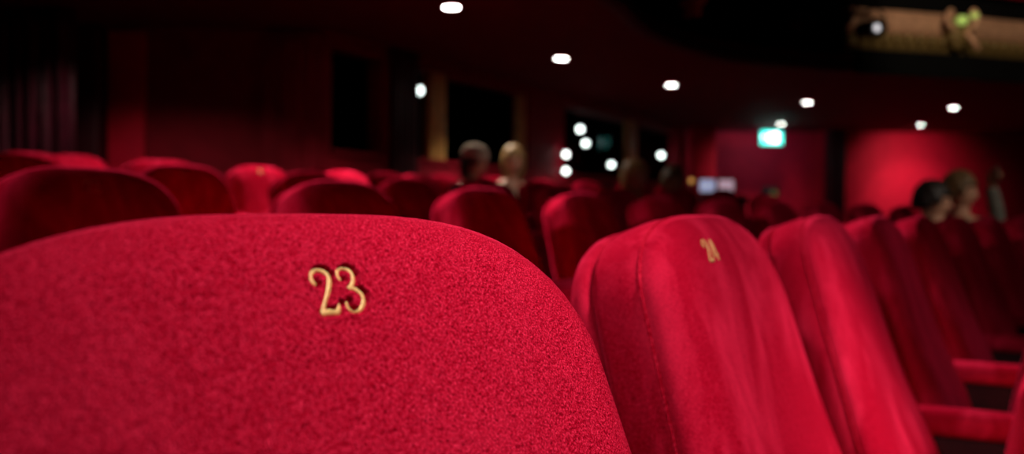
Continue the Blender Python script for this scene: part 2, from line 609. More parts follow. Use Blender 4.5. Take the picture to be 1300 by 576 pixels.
def dist_strokes(u, v):
    best = 9.0
    for st in STR23:
        for a, b in zip(st[:-1], st[1:]):
            ax, ay = a[0], a[1]
            dx, dy = b[0] - ax, b[1] - ay
            t = max(0, min(1, ((u - ax) * dx + (v - ay) * dy) / (dx * dx + dy * dy + 1e-12)))
            d = math.hypot(u - ax - dx * t, v - ay - dy * t) - 0.5 * (a[2] + (b[2] - a[2]) * t)
            best = min(best, d)
    return best
SINK = 0.0018
nv = Vector((0, -cr, sr))
for v in bm.verts:
    u, w = inv(v.co)
    if abs(u - cu) < 0.032 and abs(w - cv) < 0.026 and (v.co - bk(u, w, 0)).dot(nv) > 0:
        d = dist_strokes(u, w)
        k = 1.0 if d <= 0 else max(0.0, 1 - d / 0.0008)
        k = k * k * (3 - 2 * k)
        lip = 0.0004 * math.exp(-((d - 0.0016) / 0.0010) ** 2) if d > 0 else 0
        v.co += nv * (lip - SINK * k)
o = obj('back_cushion', bm, M['velvet_front'], r23)
o.data.materials.clear()
o.data.materials.append(M['velvet_front'])
for ch in list(b23.children):
    ch.parent = o
bpy.data.objects.remove(b23)
o.name = 'back_cushion'
so = obj('seat_number', number_bm(STR23, base_surf, -SINK + 0.0002, 0.30, 0.00042), M['gold_thread'], r23)
so['label'] = 'gold embroidered number 23 sunk in the velvet'

# ------------------------------------------------------------------ floor: shallow curved steps
def arc_strip(bm, r0, r1, z0, z1, s0, s1, n=40):
    rings = []
    for i in range(n + 1):
        a = A0 + (s0 + (s1 - s0) * i / n) / R0
        nn = Vector((math.cos(a), -math.sin(a)))
        p, q = CEN - nn * (R0 + r0), CEN - nn * (R0 + r1)
        rings.append([Vector((p.x, p.y, z0)), Vector((p.x, p.y, z1)), Vector((q.x, q.y, z1)), Vector((q.x, q.y, z0))])
    add_loft(bm, rings, True, True, True)
bm = bmesh.new()
edges_off = [-7.0] + [r[0] + 0.25 for r in ROWS[:-1]] + [14.0]
for i, (off, s0, rise) in enumerate(ROWS):
    arc_strip(bm, edges_off[i], edges_off[i + 1], -0.25, rise, -7.0, 21.0)
bmesh.ops.recalc_face_normals(bm, faces=bm.faces)
obj('floor', bm, M['carpet'], smooth=False, kind='structure')

# ------------------------------------------------------------------ walls
CZ = CAM_Z + 1.62            # underside of the balcony
W0 = Vector((-1.71, 8.4))
WD = Vector((0.477, 0.879)).normalized()
WN = Vector((-WD.y, WD.x))   # away from the seats
WROT = Matrix.Rotation(math.atan2(WD.y, WD.x), 3, 'Z')
def wpt(t, back, z):
    p = W0 + WD * t + WN * back
    return Vector((p.x, p.y, z))
def wbox(bm, t0, t1, z0, z1, b0=0.0, b1=0.25, bev=0.0):
    add_box(bm, wpt((t0 + t1) / 2, (b0 + b1) / 2, (z0 + z1) / 2), (t1 - t0, b1 - b0, z1 - z0), WROT, bev)
SILL, HEAD = CAM_Z + 0.52, CAM_Z + 1.50
WIN = [(0.08, 0.95), (1.43, 4.01), (5.08, 10.2)]
bm = bmesh.new()
wbox(bm, -0.05, 10.6, -0.2, SILL)
wbox(bm, -0.05, 10.6, HEAD, CZ + 0.05)
prev = -0.05
for a, b in WIN + [(10.6, 10.6)]:
    if a > prev:
        wbox(bm, prev, a, SILL, HEAD)
    prev = b
obj('wall_rear', bm, M['wall'], smooth=False, kind='structure')
for i, (a, b) in enumerate(WIN):
    w = empty('window_%d' % (i + 1), wpt((a + b) / 2, 0.12, SILL))
    w['kind'] = 'structure'
    inv_m = Matrix.Translation(w.location).inverted()
    bm = bmesh.new()
    wbox(bm, a, b, SILL, HEAD, 0.10, 0.112)
    place_bm(bm, inv_m)
    obj('window_pane', bm, M['glass'], w, smooth=False, kind='structure')
    bm = bmesh.new()
    wbox(bm, a, b, SILL - 0.02, SILL + 0.03, -0.03, 0.16)
    wbox(bm, a, a + 0.04, SILL, HEAD, 0.02, 0.18)
    wbox(bm, b - 0.04, b, SILL, HEAD, 0.02, 0.18)
    place_bm(bm, inv_m)
    obj('window_frame', bm, M['wall'], w, smooth=False, kind='structure')
    for ps in {1: [(1.73, 2.05)], 2: [(7.5, 7.92)]}.get(i, []):
        bm = bmesh.new()
        wbox(bm, ps[0], ps[1], SILL, HEAD, 0.0, 0.09, 0.012)
        place_bm(bm, inv_m)
        po = obj('window_post', bm, M['wood'], w, kind='structure')
        po['label'] = 'golden brown wooden post'
    if i == 1:
        bm = bmesh.new()
        wbox(bm, b - 0.20, b - 0.04, SILL, HEAD, 0.02, 0.10, 0.01)
        place_bm(bm, inv_m)
        obj('window_post', bm, M['wood'], w, kind='structure')
# dark polished pilasters on the window wall
def pilaster(name, t0, t1, mat, out=0.08):
    bm = bmesh.new()
    wbox(bm, t0, t1, 0.2, CZ, -out, -0.002, 0.02)
    for q in range(3):
        tt = t0 + (t1 - t0) * (q + 0.75) / 3.5 
        wbox(bm, tt, tt + (t1 - t0) * 0.12, 0.25, CZ - 0.02, -out - 0.02, -out + 0.01, 0.008)
    return obj(name, bm, mat, kind='structure')
pilaster('trim_1', 0.98, 1.40, M['wall_dark'])
bm = bmesh.new()
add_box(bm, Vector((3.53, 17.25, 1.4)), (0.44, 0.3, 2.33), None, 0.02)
obj('trim_2', bm, M['wall_lit'], kind='structure')

# wall across the left, with panels
LY = 8.4
bm = bmesh.new()
add_box(bm, Vector((-4.35, LY + 0.12, 1.2)), (5.3, 0.24, 2.9))
obj('wall_left', bm, M['wall'], smooth=False, kind='structure')
bm = bmesh.new()
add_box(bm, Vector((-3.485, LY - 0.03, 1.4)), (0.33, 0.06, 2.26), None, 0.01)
obj('trim_3', bm, M['wall_lit'], kind='structure')  # panel's lit look painted as a brighter red
bm = bmesh.new()
add_box(bm, Vector((-2.00, LY - 0.04, 1.4)), (0.5, 0.08, 2.3), None, 0.01)
add_box(bm, Vector((-2.00, LY - 0.07, 1.4)), (0.2, 0.06, 2.2), None, 0.02)
obj('trim_4', bm, M['wall'], kind='structure')
bm = bmesh.new()
add_box(bm, Vector((-3.80, LY - 0.10, 1.37)), (0.26, 0.2, 2.38), None, 0.02)
obj('trim_5', bm, M['wall_dark'], kind='structure')
bm = bmesh.new()
add_box(bm, Vector((-4.66, LY - 0.02, 1.25)), (0.08, 0.05, 2.6), None, 0.01)
obj('door_1', bm, M['white_trim'], kind='structure')

# heavy drape on the left, in vertical folds
bm = bmesh.new()
rings = []
for zi in range(14):
    z = 0.27 + (CZ - 0.27 - 0.01) * zi / 13
    ring_f, ring_b = [], []
    for i in range(121):
        t = i / 120
        x = -4.22 + 0.63 * t
        y = 7.55 + 0.055 * math.sin(t * 2 * PI * 5.5 + 0.25 * math.sin(z * 2)) + 0.02 * math.sin(t * 2 * PI * 13 + z)
        ring_f.append(Vector((x, y, z)))
        ring_b.append(Vector((x, y + 0.03, z)))
    rings.append(ring_f + ring_b[::-1])
add_loft(bm, rings, True, True, True)
bmesh.ops.recalc_face_normals(bm, faces=bm.faces)
dr = obj('drape', bm, M['curtain'])
tag(dr, 'dark maroon floor-length drape hanging in vertical folds at far left', 'curtain')

# end wall on the right
EY = 18.0
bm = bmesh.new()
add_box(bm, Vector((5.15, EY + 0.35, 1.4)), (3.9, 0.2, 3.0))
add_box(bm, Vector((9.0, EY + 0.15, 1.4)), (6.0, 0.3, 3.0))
obj('wall_right', bm, M['wall_lit'], smooth=False, kind='structure')
bm = bmesh.new()
add_box(bm, Vector((6.22, EY - 0.05, 1.4)), (0.30, 0.5, 2.6), None, 0.02)
obj('trim_6', bm, M['wall_dark'], kind='structure')
bm = bmesh.new()
add_box(bm, Vector((10.0, 16.6, 1.4)), (1.2, 0.6, 2.6), None, 0.03)
obj('trim_7', bm, M['wall_dark'], kind='structure')
bm = bmesh.new()
add_box(bm, Vector((12.2, 12.0, 1.4)), (0.3, 13, 3.0))
obj('wall_side', bm, M['wall_dark'], smooth=False, kind='structure')

# dark foyer behind the windows
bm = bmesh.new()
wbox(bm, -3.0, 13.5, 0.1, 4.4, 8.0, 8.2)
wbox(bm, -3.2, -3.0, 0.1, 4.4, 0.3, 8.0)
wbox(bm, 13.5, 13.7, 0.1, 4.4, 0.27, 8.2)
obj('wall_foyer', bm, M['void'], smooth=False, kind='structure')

# ------------------------------------------------------------------ ceiling: the underside of the balcony, with its curved edge
EDGE = [(-7.0, 0.2), (-3.4, 0.9), (-2.3, 2.1), (-1.5, 3.3), (-0.75, 4.6), (-0.05, 5.8), (0.68, 7.0), (1.2, 8.35), (2.05, 9.5), (3.0, 10.05), (3.83, 10.3), (5.0, 10.6), (6.3, 11.0), (8.0, 11.2), (12.5, 11.0)]
edge = catmull(EDGE, 8)
bm = bmesh.new()
back = [(12.5, 19.0), (3.0, 19.0), (-2.2, 8.9), (-7.0, 8.9)]
low = [bm.verts.new((x, y, CZ)) for x, y in edge + back]
top = [bm.verts.new((x, y, CZ + 0.16)) for x, y in edge + back]
bm.faces.new(low[::-1])
bm.faces.new(top)
for i in range(len(low)):
    j = (i + 1) % len(low)
    bm.faces.new((low[i], low[j], top[j], top[i]))
bmesh.ops.recalc_face_normals(bm, faces=bm.faces)
obj('ceiling', bm, M['soffit'], smooth=False, kind='structure')
bm = bmesh.new()
add_tube(bm, [(x, y, CZ + 0.02) for x, y in edge], 0.07, 10)
obj('trim_8', bm, M['soffit_rim'], kind='structure')
# foyer ceiling
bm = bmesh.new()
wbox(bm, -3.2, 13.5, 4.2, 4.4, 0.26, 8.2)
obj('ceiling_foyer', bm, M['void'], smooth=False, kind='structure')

# balcony front: follows the edge on the far side
fe = [p for p in edge if p[0] > 0.9]
def strip(path, z0, z1, th, back_off):
    bm = bmesh.new()
    rings = []
    for i, p in enumerate(path):
        a = Vector(path[max(i - 1, 0)])
        b = Vector(path[min(i + 1, len(path) - 1)])
        t = (b - a).normalized()
        n_ = Vector((-t.y, t.x))
        q0 = Vector(p) + n_ * back_off
        q1 = q0 + n_ * th
        rings.append([Vector((q0.x, q0.y, z0)), Vector((q0.x, q0.y, z1)), Vector((q1.x, q1.y, z1)), Vector((q1.x, q1.y, z0))])
    add_loft(bm, rings, True, True, True)
    bmesh.ops.recalc_face_normals(bm, faces=bm.faces)
    return bm
obj('wall_balcony', strip(fe, CZ + 0.17, CZ + 0.95, 0.16, 0.10), M['void'], smooth=False, kind='structure')  # unlit balcony front, its darkness put into the colour
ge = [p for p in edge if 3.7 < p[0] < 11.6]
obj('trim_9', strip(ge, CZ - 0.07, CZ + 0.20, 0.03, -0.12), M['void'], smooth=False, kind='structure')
fz = empty('balcony_frieze', (ge[0][0], ge[0][1], CZ + 0.22), 0, 'gilded balcony front frieze with dentil fringe at upper right', 'frieze')
inv_f = Matrix.Translation(fz.location).inverted()
obj('gilt_panel', place_bm(strip(ge, CZ + 0.40, CZ + 0.68, 0.05, 0.03), inv_f), M['gilt'], fz)
bm = strip(ge, CZ + 0.22, CZ + 0.40, 0.05, 0.02)
place_bm(bm, inv_f)
obj('lower_moulding', bm, M['gilt_dark'], fz)
bm = bmesh.new()
pts = catmull(ge, 3)
L_ = 0.0
last = None
for i in range(1, len(pts)):
    a, b = Vector(pts[i - 1]), Vector(pts[i])
    seg = (b - a).length
    t = (b - a).normalized()
    L_ += seg
    while L_ > 0.15:
        L_ -= 0.15
        c = b - t * L_
        add_lathe(bm, [(0.0, CZ + 0.28), (0.035, CZ + 0.30), (0.05, CZ + 0.35), (0.05, CZ + 0.40), (0.02, CZ + 0.42), (0.0, CZ + 0.42)], 10, Matrix.Translation((c.x, c.y, 0)))
place_bm(bm, inv_f)
obj('dentil_fringe', bm, M['gilt_dark'], fz)
bm = bmesh.new()
add_tube(bm, [(x, y - 0.01, CZ + 0.97) for x, y in ge], 0.05, 10)
hr = obj('balcony_rail', bm, M['velvet'])
tag(hr, 'red velvet handrail along the top of the balcony front', 'rail')

# ------------------------------------------------------------------ lamps
def downlight(x, y, label, power=30.0, cone=75.0, blend=0.6, aim=None):
    r = empty('ceiling_downlight', (x, y, CZ), 0, label, 'ceiling light', 'recessed downlights in the balcony underside')
    bm = bmesh.new()
    add_lathe(bm, [(0.066, 0.004), (0.066, -0.006), (0.080, -0.010), (0.088, -0.004), (0.088, 0.004)], 32)
    bmesh.ops.recalc_face_normals(bm, faces=bm.faces)
    obj('trim_ring', bm, M['black_metal'], r)
    bm = bmesh.new()
    add_lathe(bm, [(0.0, -0.008), (0.03, -0.008), (0.064, -0.004), (0.066, 0.002), (0.0, 0.002)], 32)
    bmesh.ops.recalc_face_normals(bm, faces=bm.faces)
    obj('lamp_lens', bm, M['lamp_white'], r)
    li = bpy.data.lights.new('downlight_beam', 'SPOT')
    li.energy = power
    li.color = (1.0, 0.86, 0.74)
    li.spot_size = math.radians(cone * 2)
    li.spot_blend = blend
    li.shadow_soft_size = 0.06
    lo = link(bpy.data.objects.new('downlight_beam', li))
    lo.location = (x, y, CZ - 0.03)
    if aim:
        d = Vector(aim) - lo.location
        lo.rotation_euler = d.to_track_quat('-Z', 'Y').to_euler()
    return r
DL = [(-0.50, 7.4, 'bright round ceiling downlight, highest and leftmost above the rear windows'),
      (0.50, 9.8, 'round ceiling downlight second from the left, above the red window pier'),
      (2.0, 11.75, 'round ceiling downlight third from the left, above the right-hand window'),
      (4.25, 13.4, 'round ceiling downlight up and right of the green exit sign'),
      (4.80, 16.6, 'small round ceiling downlight directly above the green exit sign'),
      (7.30, 16.6, 'small round ceiling downlight above the glowing red end wall'),
      (6.60, 13.9, 'rightmost round ceiling downlight, just under the balcony edge')]
PW = [150, 160, 260, 130, 75, 110, 190]
AIM = {5: (7.72, 17.85, 1.1), 4: (4.35, 17.5, 1.2)}
for i, (x, y, lab) in enumerate(DL):
    downlight(x, y, lab, PW[i], 62 if i not in AIM else (36 if i == 5 else 58), 0.7 if i not in AIM else 1.0, AIM.get(i))
def spot(name, loc, aim, power, cone, blend=0.5, col=(1.0, 0.88, 0.8), size=0.1):
    li = bpy.data.lights.new(name, 'SPOT')
    li.energy = power
    li.color = col
    li.spot_size = math.radians(cone)
    li.spot_blend = blend
    li.shadow_soft_size = size
    lo = link(bpy.data.objects.new(name, li))
    lo.location = loc
    lo.rotation_euler = (Vector(aim) - Vector(loc)).to_track_quat('-Z', 'Y').to_euler()
    return lo
# beams of the soffit lamps that hang above the frame
spot('soffit_beam', (-0.85, 5.05, CZ - 0.03), (-1.15, 4.45, 1.0), 330, 72, 0.5, (1.0, 0.86, 0.74), 0.06)
spot('soffit_beam', (-1.95, 3.95, CZ - 0.03), (-1.95, 3.951, 0.0), 30, 120, 0.5, (1.0, 0.86, 0.74), 0.06)
spot('soffit_beam', (-3.0, 6.75, CZ - 0.03), (-3.0, 6.751, 0.0), 46, 140, 0.5, (1.0, 0.86, 0.74), 0.06)
spot('house_spot_front', (1.5, 0.30, 3.6), (0.06, 0.47, 0.97), 590, 15, 1.0)
spot('added_spot_seats', (2.4, -0.3, 2.9), (0.33, 1.02, 0.54), 540, 15, 0.8)  # unseen spot added to brighten the faces of the near seats
spot('added_spot_row', (-0.85, -0.9, 2.0), (0.28, 0.95, 0.92), 75, 18, 0.6)  # unseen spot added for the upper sides of the near seats
spot('added_spot_left', (-3.0, -1.0, 2.3), (0.0, 2.3, 0.95), 260, 17, 0.5)  # unseen spot added for the rims and sides of the second row
spot('added_spot_rear', (-1.6, 4.3, CZ - 0.06), (-0.1, 2.0, 1.0), 900, 36, 0.5)  # unseen spot added from behind to brighten the seat rims
spot('added_spot_right', (4.6, 1.6, 4.0), (2.58, 5.2, 1.2), 260, 16, 0.7, (1.0, 0.85, 0.7))  # unseen spot added to brighten the people at far right
spot('added_spot_far', (3.0, 2.5, 4.0), (0.05, 6.8, 1.15), 260, 10, 0.7)  # unseen spot added to brighten the heads before the middle window
spot('balcony_wash', (4.0, 6.0, 4.4), (6.0, 10.6, CZ + 0.45), 380, 55, 0.6, (1.0, 0.8, 0.6))
spot('seat_wash', (2.5, -2.0, 4.2), (1.5, 3.3, 0.9), 55, 32, 0.8, (1.0, 0.8, 0.72), 0.2)

spot('downlight_wash', (7.30, 16.6, CZ - 0.035), (7.6, 17.85, 1.75), 80, 100, 1.0, (1.0, 0.86, 0.74))

# exit sign hung before the end wall
ex = empty('exit_sign', (4.75, 17.0, CZ - 0.36), 0, 'glowing green and white exit sign hanging before the red end wall', 'exit sign')
bm = bmesh.new()
add_box(bm, Vector((0, 0.03, 0.14)), (0.40, 0.05, 0.26), None, 0.012)
obj('sign_box', bm, M['sign_green'], ex)
box('doorway_symbol', (0.075, 0.0, 0.145), (0.085, 0.006, 0.19), M['sign_white'], ex)
bm = bmesh.new()     # running figure: trunk, head and limbs in one raised shape
add_tube(bm, [(-0.052, 0, 0.105), (-0.020, 0, 0.195)], 0.019, 8)
add_tube(bm, [(-0.020, 0, 0.195), (-0.012, 0, 0.225)], [0.012, 0.020], 10)
for (x0, z0, x1, z1) in ((-0.045, 0.115, -0.015, 0.085), (-0.015, 0.085, -0.022, 0.04), (-0.05, 0.115, -0.075, 0.085), (-0.075, 0.085, -0.11, 0.085), (-0.02, 0.19, 0.015, 0.165), (-0.03, 0.19, -0.065, 0.165)):
    add_tube(bm, [(x0, 0, z0), (x1, 0, z1)], 0.010, 8)
bmesh.ops.transform(bm, matrix=Matrix.Translation((0, 0.003, 0)) @ Matrix.Diagonal((1, 0.35, 1, 1)), verts=bm.verts)
obj('figure_symbol', bm, M['sign_white'], ex)
bm = bmesh.new()
av = [(-0.185, 0.150), (-0.155, 0.182), (-0.155, 0.162), (-0.118, 0.162), (-0.118, 0.138), (-0.155, 0.138), (-0.155, 0.118)]
add_loft(bm, [[Vector((x, y, z)) for x, z in av] for y in (0.004, -0.003)], True, True, True)
bmesh.ops.recalc_face_normals(bm, faces=bm.faces)
obj('arrow_symbol', bm, M['sign_white'], ex, smooth=False)
bm = bmesh.new()
for sx in (-0.12, 0.12):
    add_tube(bm, [(sx, 0.03, 0.26), (sx, 0.03, 0.36)], 0.006, 8)
obj('hanger', bm, M['black_metal'], ex)
li = bpy.data.lights.new('exit_sign_glow', 'AREA')
li.energy = 4.0
li.color = (0.45, 1.0, 0.95)
li.size = 0.35
lo = link(bpy.data.objects.new('exit_sign_glow', li))
lo.location = (4.75, 17.12, CZ - 0.22)
lo.rotation_euler = (math.radians(75), 0, 0)

# small dark box with a round dial on the end wall
wb = empty('wall_box', (4.98, 17.8, 1.02), 0, 'small dark upright box with a round lens on the wall below the exit sign', 'wall box')
box('housing', (0, 0.1, 0.2), (0.28, 0.2, 0.50), M['cloth_dark'], wb, 0.02)
bm = bmesh.new()
add_lathe(bm, [(0.045, 0), (0.075, 0), (0.075, 0.02), (0.045, 0.02)], 24, Matrix.Translation((0.05, -0.005, 0.30)) @ Matrix.Rotation(PI / 2, 4, 'X'))
obj('lens_ring', bm, M['gilt_dark'], wb)

# glowing globes added behind the glass for the reflections in it
def globe(px, py, y, label):
    """a glowing globe on a rod from the foyer ceiling, standing in for a reflection"""
    x = (px - 650) / 1175 * y
    z = CAM_Z + (268 + (px - 650) * 0.0105 - py) / 1175 * y
    r = empty('added_globe', (x, y, z), 0, label, 'globe lamp', 'added globes for reflections in the dark windows')
    bm = bmesh.new()
    bmesh.ops.create_uvsphere(bm, u_segments=20, v_segments=14, radius=0.055)
    obj('globe', bm, M['globe'], r)
    bm = bmesh.new()
    add_lathe(bm, [(0.0, 0.045), (0.03, 0.045), (0.03, 0.07), (0.012, 0.085), (0.0, 0.085)], 14)
    add_tube(bm, [(0, 0, 0.08), (0, 0, max(0.2, 4.2 - z))], 0.005, 6)
    obj('rod', bm, M['black_metal'], r)
globe(530, 115, 11.5, 'added white globe behind the narrow left light of the middle window')
globe(735, 164, 15.2, 'added white globe behind right window, topmost of the cluster')
globe(742, 182, 16.2, 'added white globe behind right window, just below the topmost one')
globe(775, 209, 17.5, 'added white globe just left of the right window post')
globe(838, 197, 17.25, 'added white globe right of the right window post')

# two glowing globes on brackets by the red window pier, added for white spots of light
for px_y, lab in ((196, 'added white globe on the edge of the red window pier, upper of two stacked'), (217, 'added white globe on the edge of the red window pier, lower of two stacked')):
    p = wpt(4.93, -0.10, CAM_Z + (268.7 - px_y) / 1175 * 12.7)
    r = empty('added_wall_globe', p, math.atan2(WD.y, WD.x), lab, 'wall globe', 'added white globes on the window pier')
    bm = bmesh.new()
    bmesh.ops.create_uvsphere(bm, u_segments=20, v_segments=14, radius=0.042)
    obj('globe', bm, M['globe'], r)
    bm = bmesh.new()
    add_tube(bm, [(0, 0.03, 0), (0, 0.098, 0)], 0.012, 10)
    add_lathe(bm, [(0.0, 0.088), (0.04, 0.088), (0.04, 0.099), (0.0, 0.099)], 16, Matrix.Rotation(-PI / 2, 4, 'X'))
    obj('bracket', bm, M['black_metal'], r)

# gilded boss on the dark stretch of the balcony front
q = Vector((1.72, 8.95, CZ + 0.42))
gb = empty('gilded_boss', q, -0.9, 'small gilded plaster flower boss on the dark stretch of balcony front', 'ornament')
bm = bmesh.new()
add_lathe(bm, [(0.0, -0.06), (0.05, -0.055), (0.09, -0.02), (0.12, 0.0), (0.12, 0.03), (0.0, 0.03)], 20, Matrix.Rotation(PI / 2, 4, 'X') @ Matrix.Rotation(PI, 4, 'X') @ Matrix.Translation((0, 0, 0)))
obj('roundel', bm, M['gilt'], gb)
for k in range(6):
    bm = bmesh.new()
    a = k * PI / 3
    bmesh.ops.create_uvsphere(bm, u_segments=12, v_segments=8, radius=1, matrix=Matrix.Translation((0.13 * math.cos(a), -0.01, 0.13 * math.sin(a))) @ Matrix.Diagonal((0.05, 0.03, 0.05, 1)))
    obj('leaf', bm, M['gilt'], gb)

# gilded sconce on the balcony front
sx_, sy_ = 5.02, 10.50
sn = empty('balcony_sconce', (sx_, sy_, CZ + 0.22), 0, 'ornate gilded sconce with green-yellow lamp on the balcony front', 'sconce')
bm = bmesh.new()
prof = [(0.0, 0.02), (0.05, 0.05), (0.11, 0.14), (0.14, 0.24), (0.12, 0.34), (0.09, 0.40), (0.0, 0.42)]
add_lathe(bm, prof, 20, Matrix.Diagonal((1, 0.5, 1, 1)))
obj('cartouche', bm, M['gilt_dark'], sn)
for sgn in (-1, 1):
    bm = bmesh.new()
    add_tube(bm, catmull([(sgn * 0.06, -0.05, 0.25), (sgn * 0.14, -0.10, 0.28), (sgn * 0.17, -0.10, 0.38), (sgn * 0.13, -0.09, 0.46), (sgn * 0.10, -0.08, 0.42)], 6), 0.028, 10)
    obj('scroll_arm', bm, M['gilt'], sn)
bm = bmesh.new()
add_tube(bm, catmull([(0.06, -0.06, 0.22), (0.12, -0.1, 0.12), (0.19, -0.08, 0.03)], 6), [0.03] * 13, 10)
obj('scroll_tail', bm, M['gilt'], sn)
for x_, z_, r_ in ((-0.01, 0.345, 0.055), (0.13, 0.40, 0.035)):
    bm = bmesh.new()
    bmesh.ops.create_uvsphere(bm, u_segments=16, v_segments=12, radius=r_, matrix=Matrix.Translation((x_, -0.11, z_)) @ Matrix.Diagonal((1.2, 1, 1, 1)))
    obj('lamp_bulb', bm, M['sconce'], sn)

# stage spotlights hanging before the balcony front
def stage_lamp(x, y, z, rz, tilt, label, lit=False):
    r = empty('stage_spotlight', (x, y, z), rz, label, 'stage light', 'black stage spotlights hung by the balcony')
    rot = Matrix.Rotation(tilt, 4, 'X')
    bm = bmesh.new()
    add_lathe(bm, [(0.0, 0.26), (0.06, 0.26), (0.085, 0.20), (0.09, 0.0), (0.10, -0.02), (0.10, -0.08), (0.085, -0.08), (0.08, -0.05), (0.0, -0.05)], 24, rot @ Matrix.Rotation(PI / 2, 4, 'X') @ Matrix.Rotation(PI, 4, 'X'))
    obj('lamp_body', bm, M['black_metal'], r)
    bm = bmesh.new()
    add_lathe(bm, [(0.0, -0.062), (0.02, -0.060), (0.036, -0.052), (0.036, -0.048), (0, -0.048)], 24, rot @ Matrix.Rotation(PI / 2, 4, 'X') @ Matrix.Rotation(PI, 4, 'X'))
    obj('lens', bm, M['lens'] if lit else M['black_metal'], r)  # glowing lens stands in for a white reflection
    bm = bmesh.new()
    add_tube(bm, catmull([(-0.11, 0.0, 0.0), (-0.12, 0, 0.14), (0, 0, 0.20), (0.12, 0, 0.14), (0.11, 0.0, 0.0)], 6), 0.010, 8)
    add_tube(bm, [(0, 0, 0.20), (0, 0, 0.42)], 0.016, 8)
    obj('yoke', bm, M['black_metal'], r)
stage_lamp(3.72, 9.6, CAM_Z + 1.93, 0.25, 0.1, 'black stage spotlight with a bright white lens at the frieze end', True)
stage_lamp(3.40, 9.6, CAM_Z + 2.05, -0.3, 0.2, 'dark stage spotlight directly left of the one with the white lens')
stage_lamp(2.95, 9.55, CAM_Z + 1.98, 0.4, 0.3, 'unlit stage spotlight hanging in the dark above the ceiling edge')
bm = bmesh.new()
add_tube(bm, [(2.6, 9.52, CAM_Z + 2.45), (4.0, 9.62, CAM_Z + 2.43)], 0.025, 10)
tag(obj('lighting_bar', bm, M['black_metal']), 'black pipe that the stage spotlights hang from', 'lighting bar')

# small desk of screens at the back of the stalls
dk = empty('control_desk', (2.22, 10.25, 0.262), -0.45, 'small dark control desk near the end of the window wall', 'desk')
box('desk_top', (0, 0, 0.86), (0.7, 0.45, 0.05), M['cloth_dark'], dk, 0.01)
for sx in (-0.3, 0.3):
    box('leg', (sx, 0, 0.42), (0.05, 0.4, 0.84), M['cloth_dark'], dk, 0.006)
def monitor(x, y, label, mat, w=0.16, h=0.13, rz=-0.2):
    r = empty('monitor', (x, y, 0.262 + 0.886), rz, label, 'monitor', 'small lit screens on the control desk')
    box('stand', (0, 0.02, 0.02), (0.08, 0.08, 0.04), M['black_metal'], r, 0.006)
    box('bezel', (0, 0.015, 0.04 + h / 2), (w + 0.02, 0.022, h + 0.02), M['black_metal'], r, 0.004)
    box('screen', (0, 0.002, 0.04 + h / 2), (w, 0.006, h), mat, r, 0.001)
monitor(2.13, 10.12, 'small screen glowing bluish white, left one on the desk', M['screen'])
monitor(2.33, 10.10, 'small screen glowing pinkish white, right one on the desk', M['screen_pink'])
bm = bmesh.new()
add_lathe(bm, [(0.0, 0.0), (0.05, 0.0), (0.045, 0.03), (0.012, 0.05), (0.012, 0.14), (0.0, 0.14)], 16)
la = obj('lamp_base', bm, M['black_metal'])
la.name = 'desk_lamp'
la.location = (1.97, 10.2, 0.262 + 0.886)
tag(la, 'tiny desk lamp with an amber bulb beside the small screens', 'lamp')
bm = bmesh.new()
bmesh.ops.create_uvsphere(bm, u_segments=14, v_segments=10, radius=0.028, matrix=Matrix.Translation((0, 0, 0.16)))
obj('bulb', bm, M['amber'], la)

# ------------------------------------------------------------------ people
def skin_mesh(name, joints, bones, levels=2):
    """joints: name -> (co, radius); bones: pairs. Returns evaluated mesh data (one continuous surface)."""
    me = bpy.data.meshes.new(name)
    keys = list(joints)
    me.from_pydata([joints[k][0] for k in keys], [(keys.index(a), keys.index(b)) for a, b in bones], [])
    o = link(bpy.data.objects.new(name, me))
    sk = o.modifiers.new('skin', 'SKIN')
    for i, k in enumerate(keys):
        r = joints[k][1]
        d = me.skin_vertices[0].data[i]
        d.radius = (r, r) if not isinstance(r, tuple) else r
        d.use_root = (i == 0)
    sk.use_smooth_shade = True
    sb = o.modifiers.new('sub', 'SUBSURF')
    sb.levels = sb.render_levels = levels
    dg = bpy.context.evaluated_depsgraph_get()
    ev = o.evaluated_get(dg)
    bm = bmesh.new()
    bm.from_mesh(ev.to_mesh())
    ev.to_mesh_clear()
    bpy.data.objects.remove(o)
    return bm

def head_bm(hm):
    """head with brow, nose, lips, chin and ears; faces -Y; centre of the skull at the origin of hm"""
    bm = bmesh.new()
    bmesh.ops.create_uvsphere(bm, u_segments=40, v_segments=28, radius=1.0)
    for v in bm.verts:
        x, y, z = v.co
        X, Y, Z = x * 0.076, y * 0.096, z * 0.118
        if z < 0:
            X *= 1 - 0.30 * (-z) ** 1.4
            if y > 0:
                Y *= 1 - 0.35 * (-z)
        f = max(0, -y)
        if f > 0:
            g = lambda cx, cz, sx, sz: math.exp(-((X - cx) / sx) ** 2 - ((Z - cz) / sz) ** 2)
            Y -= 0.024 * g(0, -0.026, 0.011, 0.014) * f            # nose tip
            Y -= 0.012 * g(0, -0.004, 0.010, 0.022) * f            # nose bridge
            Y -= 0.006 * g(0, 0.022, 0.045, 0.010) * f             # brow
            Y += 0.010 * (g(0.032, 0.004, 0.014, 0.010) + g(-0.032, 0.004, 0.014, 0.010)) * f   # eye hollows
            Y -= 0.007 * g(0, -0.058, 0.020, 0.008) * f            # lips
            Y -= 0.010 * g(0, -0.092, 0.022, 0.014) * f            # chin
        v.co = (X, Y, Z)
    for s in (-1, 1):
        r = bmesh.ops.create_uvsphere(bm, u_segments=12, v_segments=8, radius=1.0, matrix=Matrix.Translation((s * 0.077, 0.012, -0.008)) @ Matrix.Rotation(s * 0.35, 4, 'Z') @ Matrix.Diagonal((0.008, 0.020, 0.032, 1)))
    bmesh.ops.transform(bm, matrix=hm, verts=bm.verts)
    return bm

